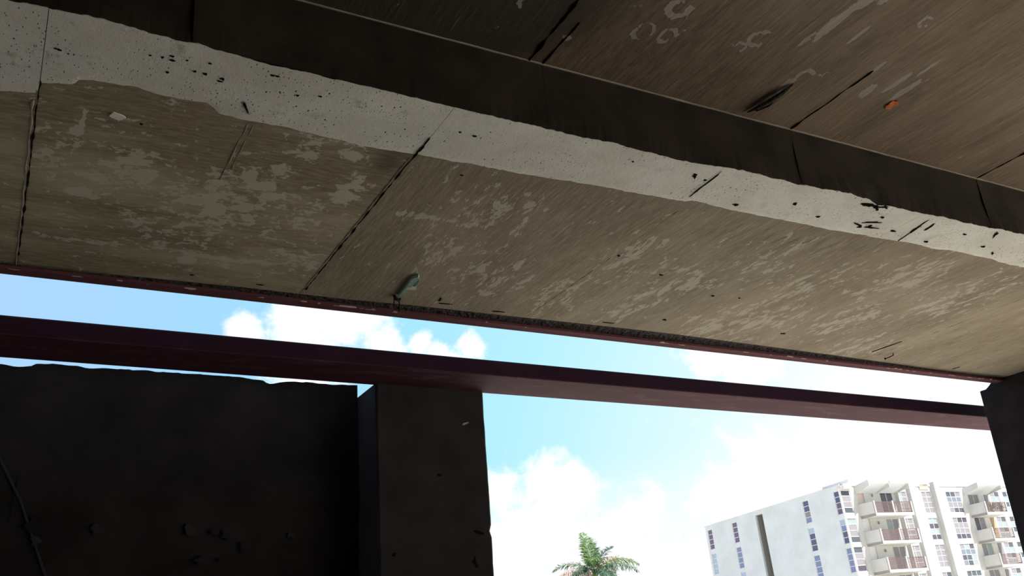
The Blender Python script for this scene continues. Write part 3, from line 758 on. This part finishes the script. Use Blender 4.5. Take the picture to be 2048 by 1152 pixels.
# ------------------------------------------------------------------ apartment block
BC = Vector((31.0385673, 97.63508509, 0))
azL, azR = math.radians(-26), math.radians(60)
UL = Vector((math.sin(azL), math.cos(azL), 0)); UR = Vector((math.sin(azR), math.cos(azR), 0))
NL = Vector((-UL.y, UL.x, 0)); NR_ = Vector((UR.y, -UR.x, 0))    # outward normals
if NL.dot(-BC) < 0: NL = -NL
if NR_.dot(-BC) < 0: NR_ = -NR_
E0 = 1.6
bld = empty('apartment_building', Matrix.Translation(BC))
tag(bld, 'white six-storey apartment block with slatted balconies behind the beam', 'building')
M_BW = plain('white_stucco', (0.46, 0.46, 0.445), 0.85, var=0.05, scale=0.6)
M_BS = plain('pale_side_stucco', (0.455, 0.495, 0.52), 0.85, var=0.06, scale=0.5)
M_TRIM = plain('white_window_trim', (0.55, 0.55, 0.55), 0.5)
M_RAIL = plain('brown_slats', (0.075, 0.045, 0.043), 0.6)
M_RECESS = plain('grey_recess', (0.22, 0.21, 0.195), 0.9)
M_BEIGE = plain('beige_door', (0.30, 0.21, 0.13), 0.7)
M_PINK = plain('pale_pink_door', (0.50, 0.42, 0.38), 0.7)
def glass(name, c, rough=0.12): return plain(name, c, rough, spec=0.6)
G_NAVY = glass('navy_glass', (0.055, 0.060, 0.14)); G_PLUM = glass('plum_glass', (0.085, 0.065, 0.13)); G_SKY = glass('pale_blue_glass', (0.27, 0.35, 0.46))
G_BLUE = glass('blue_glass', (0.13, 0.17, 0.31)); G_BLIND = glass('window_blind', (0.165, 0.16, 0.175), 0.5); G_DUSK = glass('dusky_glass', (0.060, 0.052, 0.075)); G_HAZE = glass('hazy_glass', (0.12, 0.145, 0.175)); G_GREY = glass('grey_glass', (0.06, 0.07, 0.085)); G_MINT = glass('mint_glass', (0.20, 0.25, 0.26))
def tf(U, N):
    """maps (u along the face, d outwards, z above lens level) to building space"""
    def f(u, d, z): return tuple(U * u + N * d + Vector((0, 0, z + E0)))
    return f
FL, FR = tf(UL, NL), tf(UR, NR_)
def fbox(m, F, u0, u1, d0, d1, z0, z1):
    c = [F(u, d, z) for z in (z0, z1) for u, d in ((u0, d0), (u1, d0), (u1, d1), (u0, d1))]
    b = len(m.v); m.v += c
    for q in ((0, 3, 2, 1), (4, 5, 6, 7), (0, 1, 5, 4), (1, 2, 6, 5), (2, 3, 7, 6), (3, 0, 4, 7)):
        m.f.append(tuple(b + i for i in q)); m.m.append(0)
def part(name, F, boxes, mat, parent=None):
    m = MB()
    for b in boxes: fbox(m, F, *b)
    return m.build(name, mat, parent or bld)
GZ = -E0 - 0.2
ZT = 15.03
WALLS = []
# wall faces are made of piers and spandrels around the openings, 0.25 thick, so that the panes sit in real recesses
def wall_face(F, u0, u1, cols, mat, ztop, T=0.25):
    """cols: list of (ua, ub, [(z0,z1)...]) openings"""
    boxes = []; cur = u0
    for ua, ub, zs in sorted(cols):
        if ua > cur: boxes.append((cur, ua, -T, 0, GZ, ztop))
        z = ztop
        for za, zb in sorted(zs, reverse=True):
            if z > zb: boxes.append((ua, ub, -T, 0, zb, z))
            z = za
        if z > GZ: boxes.append((ua, ub, -T, 0, GZ, z))
        cur = ub
    if u1 > cur: boxes.append((cur, u1, -T, 0, GZ, ztop))
    return boxes
rows = [(12.3, 14.62), (9.4, 11.8), (6.6, 8.98), (3.8, 6.18)]
def window(F, u0, u1, z0, z1, nc, nr, mats, d=-0.07, fr=0.045):
    fm = MB()
    fbox(fm, F, u0, u0 + fr, d - .03, d + .02, z0, z1); fbox(fm, F, u1 - fr, u1, d - .03, d + .02, z0, z1)
    fbox(fm, F, u0 + fr, u1 - fr, d - .03, d + .02, z0, z0 + fr); fbox(fm, F, u0 + fr, u1 - fr, d - .03, d + .02, z1 - fr, z1)
    for c in range(1, nc):
        u = u0 + (u1 - u0) * c / nc; fbox(fm, F, u - fr * .5, u + fr * .5, d - .03, d + .02, z0 + fr, z1 - fr)
    for r in range(1, nr):
        z = z0 + (z1 - z0) * r / nr; fbox(fm, F, u0 + fr, u1 - fr, d - .03, d + .015, z - fr * .6, z + fr * .6)
    w = fm.build('window', M_TRIM, bld)
    k = 0
    for r in range(nr):
        for c in range(nc):
            a = u0 + (u1 - u0) * c / nc + .015; b = u0 + (u1 - u0) * (c + 1) / nc - .015
            z = z1 - (z1 - z0) * (r + 1) / nr + .03; zz = z1 - (z1 - z0) * r / nr - .03
            p = MB(); fbox(p, F, a, b, d - .04, d - .01, z, zz)
            p.build('pane', mats[k % len(mats)], w); k += 1
    return w
# --- shaded side face
colL = [(0.0, 0.98, rows), (4.92, 5.83, rows), (12.68, 13.97, [(GZ, 14.66)]), (17.58, 18.50, rows), (22.60, 23.50, rows)]
part('side_wall', FL, wall_face(FL, 0.0, 23.9, [c for c in colL], M_BS, ZT), M_BS)
part('recess', FL, [(12.3, 14.4, -1.5, -1.25, GZ, 14.8), (12.3, 12.68, -1.25, -.25, GZ, 14.8), (13.97, 14.4, -1.25, -.25, GZ, 14.8), (12.68, 13.97, -1.25, -.25, 14.66, 14.8)], M_RECESS)
part('roof_edge', FL, [(-0.05, 23.95, -.3, .07, ZT, ZT + .14)], M_BS)
part('roof_upstand', FL, [(-1.25, 2.6, -.45, -.2, ZT + .14, ZT + .42)], M_BS)
seqs = {0: [[G_PLUM, G_PLUM, G_PLUM, G_PLUM], [G_SKY, G_SKY, G_SKY, G_SKY], [G_BLUE] * 4, [G_BLUE] * 4],
        1: [[G_PLUM, G_PLUM, G_PLUM, G_PLUM], [G_BLUE, G_BLUE, G_BLUE, G_BLUE], [G_SKY, G_BLUE, G_BLUE, G_BLUE], [G_BLUE] * 4],
        2: [[G_NAVY, G_NAVY, G_BLIND, G_BLUE], [G_SKY, G_NAVY, G_NAVY, G_NAVY], [G_BLUE, G_BLUE, G_BLUE, G_BLUE], [G_BLUE] * 4],
        3: [[G_NAVY, G_NAVY, G_PLUM, G_PLUM], [G_SKY, G_BLUE, G_NAVY, G_NAVY], [G_BLUE, G_BLUE, G_BLUE, G_BLUE], [G_BLUE] * 4]}
for ci, (ua, ub) in enumerate(((22.60, 23.50), (17.58, 18.50), (4.92, 5.83), (0.10, 0.98))):
    for ri, (za, zb) in enumerate(rows):
        window(FL, ua, ub, za, zb, 1, 4, seqs[ci][ri])
# --- sunlit balcony face
rR = [(12.2, 14.5), (9.4, 11.7), (6.6, 8.9), (3.8, 6.1)]
colR = [(0.0, 1.42, rows), (8.22, 9.75, rR), (12.12, 13.62, rR), (16.05, 18.42, rR), (23.45, 25.1, rR), (25.75, 27.4, rR),
        (5.72, 7.55, [(a - .15, b) for a, b in rR]), (2.35, 3.32, [(a - .15, b) for a, b in rR]), (19.65, 21.4, [(a - .15, b) for a, b in rR])]
part('front_wall', FR, wall_face(FR, 0.0, 34.0, colR, M_BW, 15.05), M_BW)
part('corner_post', FR, [(-0.06, 0.10, -.16, .02, GZ, 14.9)], M_TRIM)
part('roof_edge', FR, [(-0.05, 34.0, -.3, .10, 15.05, 15.25)], M_BW)
cm = [[G_GREY, G_BLIND, G_BLIND, G_GREY], [G_MINT, G_BLIND, G_BLIND, G_GREY], [G_GREY, G_BLIND, G_BLIND, G_DUSK], [G_MINT] * 4]
for ri, (za, zb) in enumerate(rows): window(FR, 0.10, 1.38, za, zb, 1, 4, cm[ri])
for ri, (za, zb) in enumerate(rR):
    window(FR, 8.22, 9.75, za, zb, 2, 4, [G_MINT, G_BLIND] if ri == 0 else [G_BLIND])
    window(FR, 12.12, 13.62, za, zb, 2, 4, [[G_BLIND], [G_MINT, G_MINT, G_DUSK, G_DUSK], [G_BLIND], [G_BLIND, G_GREY]][ri])
    window(FR, 16.05, 18.42, za, zb, 3, 4, [[G_GREY, G_GREY, G_BLIND, G_HAZE, G_HAZE, G_HAZE, G_BLIND, G_BLIND, G_BLIND, G_BLIND, G_GREY, G_GREY], [G_BLIND, G_DUSK, G_DUSK, G_BLIND, G_BLIND, G_BLIND, G_BLIND, G_BLIND, G_BLIND, G_DUSK, G_DUSK, G_GREY],
           [G_BLIND, G_MINT, G_GREY, G_HAZE, G_HAZE, G_HAZE, G_DUSK, G_GREY, G_MINT, G_HAZE, G_GREY, G_MINT], [G_GREY]][ri])
    window(FR, 23.45, 25.1, za, zb, 2, 4, [G_BLIND, G_GREY, G_MINT, G_MINT])
    window(FR, 25.75, 27.4, za, zb, 2, 4, [G_GREY, G_BLIND, G_MINT, G_BLIND])
    window(FR, 5.72, 7.55, za - .15, zb, 2, 1, [[G_DUSK, G_DUSK], [G_MINT, G_BLIND], [G_BLIND, G_BLIND], [G_BLIND]][ri], fr=.05)
    window(FR, 19.65, 21.4, za - .15, zb, 2, 1, [[G_BLIND, G_BLIND], [G_DUSK, G_BLIND], [G_BLIND, G_MINT], [G_BLIND]][ri], fr=.05)
    part('door', FR, [(2.35, 3.32, -.18, -.12, za - .15, zb)], M_PINK if ri == 0 else M_TRIM)
    part('door', FR, [(22.35, 23.1, -.02, .05, za - .15, zb - .1)], M_BEIGE if ri == 1 else G_BLIND)
    part('party_fin', FR, [(7.95, 8.08, 0, .45, za - .3, zb + .2)], M_BW)
    part('wall_lamp', FR, [(4.42, 4.55, 0, .14, zb - .55, zb - .28)], M_RECESS)
# pilasters, running the full height
part('pilaster', FR, [(9.95, 10.95, 0, .42, GZ, 15.35)], M_BW)
part('pilaster', FR, [(13.80, 14.55, 0, .55, GZ, 15.45)], M_BW)
part('pilaster', FR, [(11.05, 11.12, 0, .06, GZ, 15.3)], M_BS)
part('pilaster', FR, [(14.72, 14.80, 0, .06, GZ, 15.3)], M_BS)
part('roof_vent', FR, [(11.95, 13.35, .0, .10, 14.72, 15.30)], plain('tan_louver', (0.34, 0.29, 0.22), 0.8))
part('roof_hut', FR, [(9.2, 11.6, -7, -4, 15.3, 16.15)], M_BS)
part('window_hood', FR, [(-0.05, 1.45, 0, .35, 14.72, 15.05)], M_BW)
def balcony(u0, u1, zr, zb, nseg):
    """parapet cheeks, floor, posts and slatted rails; zr rail top, zb rail bottom at the front"""
    d = 2.0
    b = part('balcony', FR, [(u0, u1, 0.0, d, zb - .26, zb)], M_BW)            # floor slab
    m = MB(); fbox(m, FR, u0, u0 + .12, 0, d, zb - .26, zr + .05); m.build('side_panel', M_BW, b)
    m = MB(); fbox(m, FR, u1 - .10, u1, 0, d - .1, zb, zb + .15); m.build('kerb', M_BW, b)
    wseg = (u1 - u0) / nseg
    for k in range(nseg + 1):
        u = u0 + wseg * k; u = min(max(u, u0 + .09), u1 - .06)
        m = MB(); fbox(m, FR, u - .09, u + .06, d - .10, d + .03, zb - .26, zr + (.08 if k < nseg else 0)); m.build('post', M_BW, b)
    for k in range(nseg):
        a = u0 + wseg * k + .12; e = u0 + wseg * (k + 1) - .12
        m = MB(); fbox(m, FR, a, e, d - .06, d, zr - .07, zr); m.build('top_rail', M_RAIL, b)
        m = MB(); fbox(m, FR, a, e, d - .055, d - .005, zb + .02, zb + .09); m.build('bottom_rail', M_RAIL, b)
        ns = 7
        for s in range(ns):
            z = zb + .10 + (zr - zb - .18) * (s + .5) / ns
            m = MB(); fbox(m, FR, a, e, d - .05, d - .02, z - .038, z + .038); m.build('slat', M_RAIL, b)
    return b
for zr in (13.08, 10.32, 7.55, 4.78):
    balcony(2.15, 7.72, zr, zr - 1.12, 2)
for zr in (12.95, 10.15, 7.43, 4.65):
    balcony(19.30, 22.95, zr, zr - 1.08, 1)
def canopy(u0, u1, nb, zt):
    """concrete canopy: deep left cheek and upturned shells, rounded at their outer right corner"""
    d = 2.0; cn_ = None
    m = MB()
    m.prism([(0, zt - .95), (0, zt - .10), (d, zt + .15), (d, zt - .42)], lambda a, z: FR(u0, a, z), lambda a, z: FR(u0 + .12, a, z))
    cn_ = m.build('canopy', M_BW, bld)
    w = (u1 - u0 - .12) / nb
    for k in range(nb):
        a = u0 + .14 + w * k + .06; e = a + w - .10
        r = .35
        outer = [(a, -.35), (a, 0)] + [(e - r + r * math.sin(q * math.pi / 10), -r + r * math.cos(q * math.pi / 10)) for q in range(6)] + [(e + .02, -.62)]
        t_ = .07
        inner = [(e + .02 - t_, -.62)] + [(e - r + (r - t_) * math.sin(q * math.pi / 10), -r + (r - t_) * math.cos(q * math.pi / 10)) for q in range(5, -1, -1)] + [(a + t_, -t_), (a + t_, -.35)]
        sh = MB()
        sh.prism(outer + inner, lambda u, z: FR(u, d, zt + .05 + z), lambda u, z: FR(u, 0.0, zt - .42 + z * .75))
        sh.build('shell', M_BW, cn_)
        sf = MB()                                                              # sloping underside of the shell
        sf.prism([(0.02, zt - .82), (0.02, zt - .50), (d - .02, zt - .05), (d - .02, zt - .13)], lambda q, z: FR(a + .06, q, z), lambda q, z: FR(e - .04, q, z))
        sf.build('underside', M_BS, cn_)
    return cn_
canopy(2.15, 8.1, 2, 15.13)
canopy(19.0, 23.0, 1, 14.95)
# roof, back walls
m = MB()
cs = [UL * 0, UR * 34, UR * 34 + UL * 23.9, UL * 23.9]
ins = [UL * .2 + UR * .2, UR * 33.8 + UL * .2, UR * 33.8 + UL * 23.7, UL * 23.7 + UR * .2]
m.poly([tuple(c + Vector((0, 0, 14.85 + E0))) for c in ins])
m.build('roof', M_BS, bld)
m = MB()
m.poly([tuple(cs[1] + Vector((0, 0, 0))), tuple(cs[2]), tuple(cs[2] + Vector((0, 0, 16.6))), tuple(cs[1] + Vector((0, 0, 16.6)))])
m.poly([tuple(cs[2] + Vector((0, 0, 0))), tuple(cs[3]), tuple(cs[3] + Vector((0, 0, 16.6))), tuple(cs[2] + Vector((0, 0, 16.6)))])
o = m.build('rear_wall', M_BS, bld)
so = o.modifiers.new('thick', 'SOLIDIFY'); so.thickness = 0.25
# potted plants on the right-hand balcony
def leafy(name, loc, r, label):
    e = empty(name, Matrix.Translation(BC) @ Matrix.Translation(FR(*loc)))
    tag(e, label, 'plant')
    m = MB(); m.tube([(0, 0, 0), (0, 0, .28)], [.13, .17], 8); m.build('pot', M_BEIGE, e)
    m = MB()
    for i in range(46):
        a = random.uniform(0, 6.28); el = random.uniform(.1, 1.4); L = r * random.uniform(.6, 1.1)
        t = Vector((math.cos(a) * math.cos(el), math.sin(a) * math.cos(el), math.sin(el))); s = t.cross(Vector((0, 0, 1))).normalized() * .05
        b_ = Vector((0, 0, .28)); mid = b_ + t * L * .6; tip = b_ + t * L - Vector((0, 0, L * .15))
        m.poly([b_, mid + s, tip, mid - s])
    m.build('foliage', plain(name + '_leaf', (0.05, 0.10, 0.03), 0.6), e, fix=False)
leafy('potted_plant', (21.45, 1.2, 11.9), 1.35, 'taller leafy potted plant showing above the top right balcony rail')
leafy('potted_plant', (22.55, 1.5, 11.9), 1.0, 'smaller potted plant at the right end of the top right balcony')

# ------------------------------------------------------------------ palm
PC = Vector((3.1987, 59.9147, 7.35))
palm = empty('palm_tree', Matrix.Translation((PC.x, PC.y, 0)))
tag(palm, 'bushy green palm tree with browning fronds in front of the clouds', 'tree')
def leaf_mat(name, c1, c2, tr=0.25):
    m, t, b = base_mat(name)
    c = t.n('ShaderNodeTexCoord').outputs['Object']
    t.l(t.mix(t.noise(c, 3.0, 3), c1, c2), b.inputs['Base Color'])
    b.inputs['Roughness'].default_value = 0.45
    return m
L_G = leaf_mat('palm_leaf_green', (0.035, 0.085, 0.015, 1), (0.09, 0.15, 0.03, 1))
L_T = leaf_mat('palm_leaf_dark', (0.012, 0.038, 0.022, 1), (0.04, 0.085, 0.04, 1))
L_B = leaf_mat('palm_leaf_dead', (0.26, 0.19, 0.155, 1), (0.46, 0.38, 0.34, 1))
M_TRUNK = plain('palm_trunk', (0.33, 0.31, 0.28), 0.9, var=0.2, scale=6.0, bump=0.5)
M_SHAFT = plain('crownshaft_green', (0.11, 0.15, 0.04), 0.5, var=0.2, scale=2.0)
m = MB()
zc = PC.z
rings = []
for i in range(34):
    z = (zc - 1.1) * i / 33; rings.append((0.03 * math.sin(z), 0.02 * z, z))
m.tube(rings, [0.26 - 0.10 * i / 33 + (0.012 if i % 2 else 0) + (0.08 if i == 0 else 0) for i in range(34)], 14)
m.build('trunk', M_TRUNK, palm, smooth=False)
m = MB(); tx, ty = rings[-1][0], rings[-1][1]
m.tube([(tx, ty, zc - 1.15), (tx + .05, ty, zc - .8), (tx + .02, ty, zc - .3), (tx, ty, zc + .1)], [.17, .21, .17, .07], 14)
m.build('crownshaft', M_SHAFT, palm, smooth=True)
def frond(az, el, L, droop, mats, seed, lw=0.058, lf=0.75, twist=0.0, hang=0.0):
    rnd = random.Random(seed)
    h = Vector((math.cos(az), math.sin(az), 0))
    base = Vector((tx, ty, zc - 0.05))
    N = 44; pts = []; p = base.copy(); e = el
    for i in range(N + 1):
        pts.append(p.copy())
        e -= droop / N * (0.5 + i / N)
        p = p + (h * math.cos(e) + Vector((0, 0, math.sin(e)))) * (L / N)
    m = MB(); m.tube(pts[::4], [0.035 * (1 - .85 * i / 11) for i in range(len(pts[::4]))], 5)
    fr = m.build('frond', mats[0], palm)
    lv = MB()
    for i in range(5, N + 1):
        s = i / N
        t = (pts[min(i + 1, N)] - pts[i - 1]).normalized()
        side0 = t.cross(Vector((0, 0, 1)))
        side0 = side0.normalized() if side0.length > 0.05 else Vector((1, 0, 0))
        upv = side0.cross(t).normalized()
        env = 1.2 * lf * (math.sin(math.pi * min(1, .12 + s * .86)) ** .6)
        for k in range(4):                     # leaflets leave the rachis all round: a bottle-brush frond
            a = rnd.uniform(-0.45, 0.75) + (math.pi if k % 2 else 0) * 1.0
            sd = side0 * math.cos(a) + upv * abs(math.sin(a)) * rnd.choice((1, 1, -.4))
            dr = (sd * 1.0 + t * rnd.uniform(.25, .85)).normalized()
            ln = env * rnd.uniform(.75, 1.1)
            r0 = pts[i] + t * rnd.uniform(-.02, .02)
            mid = r0 + dr * ln * .55 - Vector((0, 0, ln * (.04 + hang * .5)))
            tip = r0 + dr * ln * (1 - hang * .45) - Vector((0, 0, ln * (.22 + hang)))
            wv = dr.cross(upv).normalized() * lw * .5
            if wv.length < 1e-4: wv = t * lw * .5
            lv.poly([r0, mid + wv, tip, mid - wv], 0)
    o = lv.build('leaflets', mats[-1], fr, fix=False)
    o['kind'] = 'stuff'
# azimuth 0 = to the right in the picture, pi = left, -pi/2 towards the lens
F_ = [(2.2, 1.40, 2.5, .30, [L_G], .78, 0), (1.75, 1.30, 2.3, .35, [L_T], .70, 0), (0.55, 1.05, 2.15, .75, [L_T], .65, 0), (0.45, 0.98, 2.2, 1.5, [L_B], .70, .45), (0.0, .62, 3.0, 1.35, [L_G], .72, .25), (-0.5, .35, 3.1, 1.15, [L_T], .72, .3),
      (3.05, .62, 2.7, 1.25, [L_G], .62, .1), (3.35, .42, 2.6, 1.3, [L_B], .75, .9), (2.85, .30, 2.5, 1.25, [L_T], .65, .3), (3.5, .05, 2.2, 1.2, [L_B], .6, .8), (1.57, 1.15, 2.2, .6, [L_T], .7, 0), (-1.6, .75, 2.3, 1.3, [L_G], .65, .2),
      (-1.1, .1, 2.4, 1.1, [L_T], .65, .3), (-2.2, .35, 2.3, 1.2, [L_T], .65, .25), (1.0, .45, 2.6, 1.1, [L_T], .7, .3), (2.2, .35, 2.6, 1.1, [L_T], .7, .3), (0.1, -.1, 2.3, .9, [L_T], .6, .4), (3.2, -.35, 2.0, .9, [L_B], .6, .6)]
for i, (az, el, L, dr, mt, lf, hg) in enumerate(F_):
    frond(az, el, L, dr, mt, 40 + i, lf=lf, hang=hg)
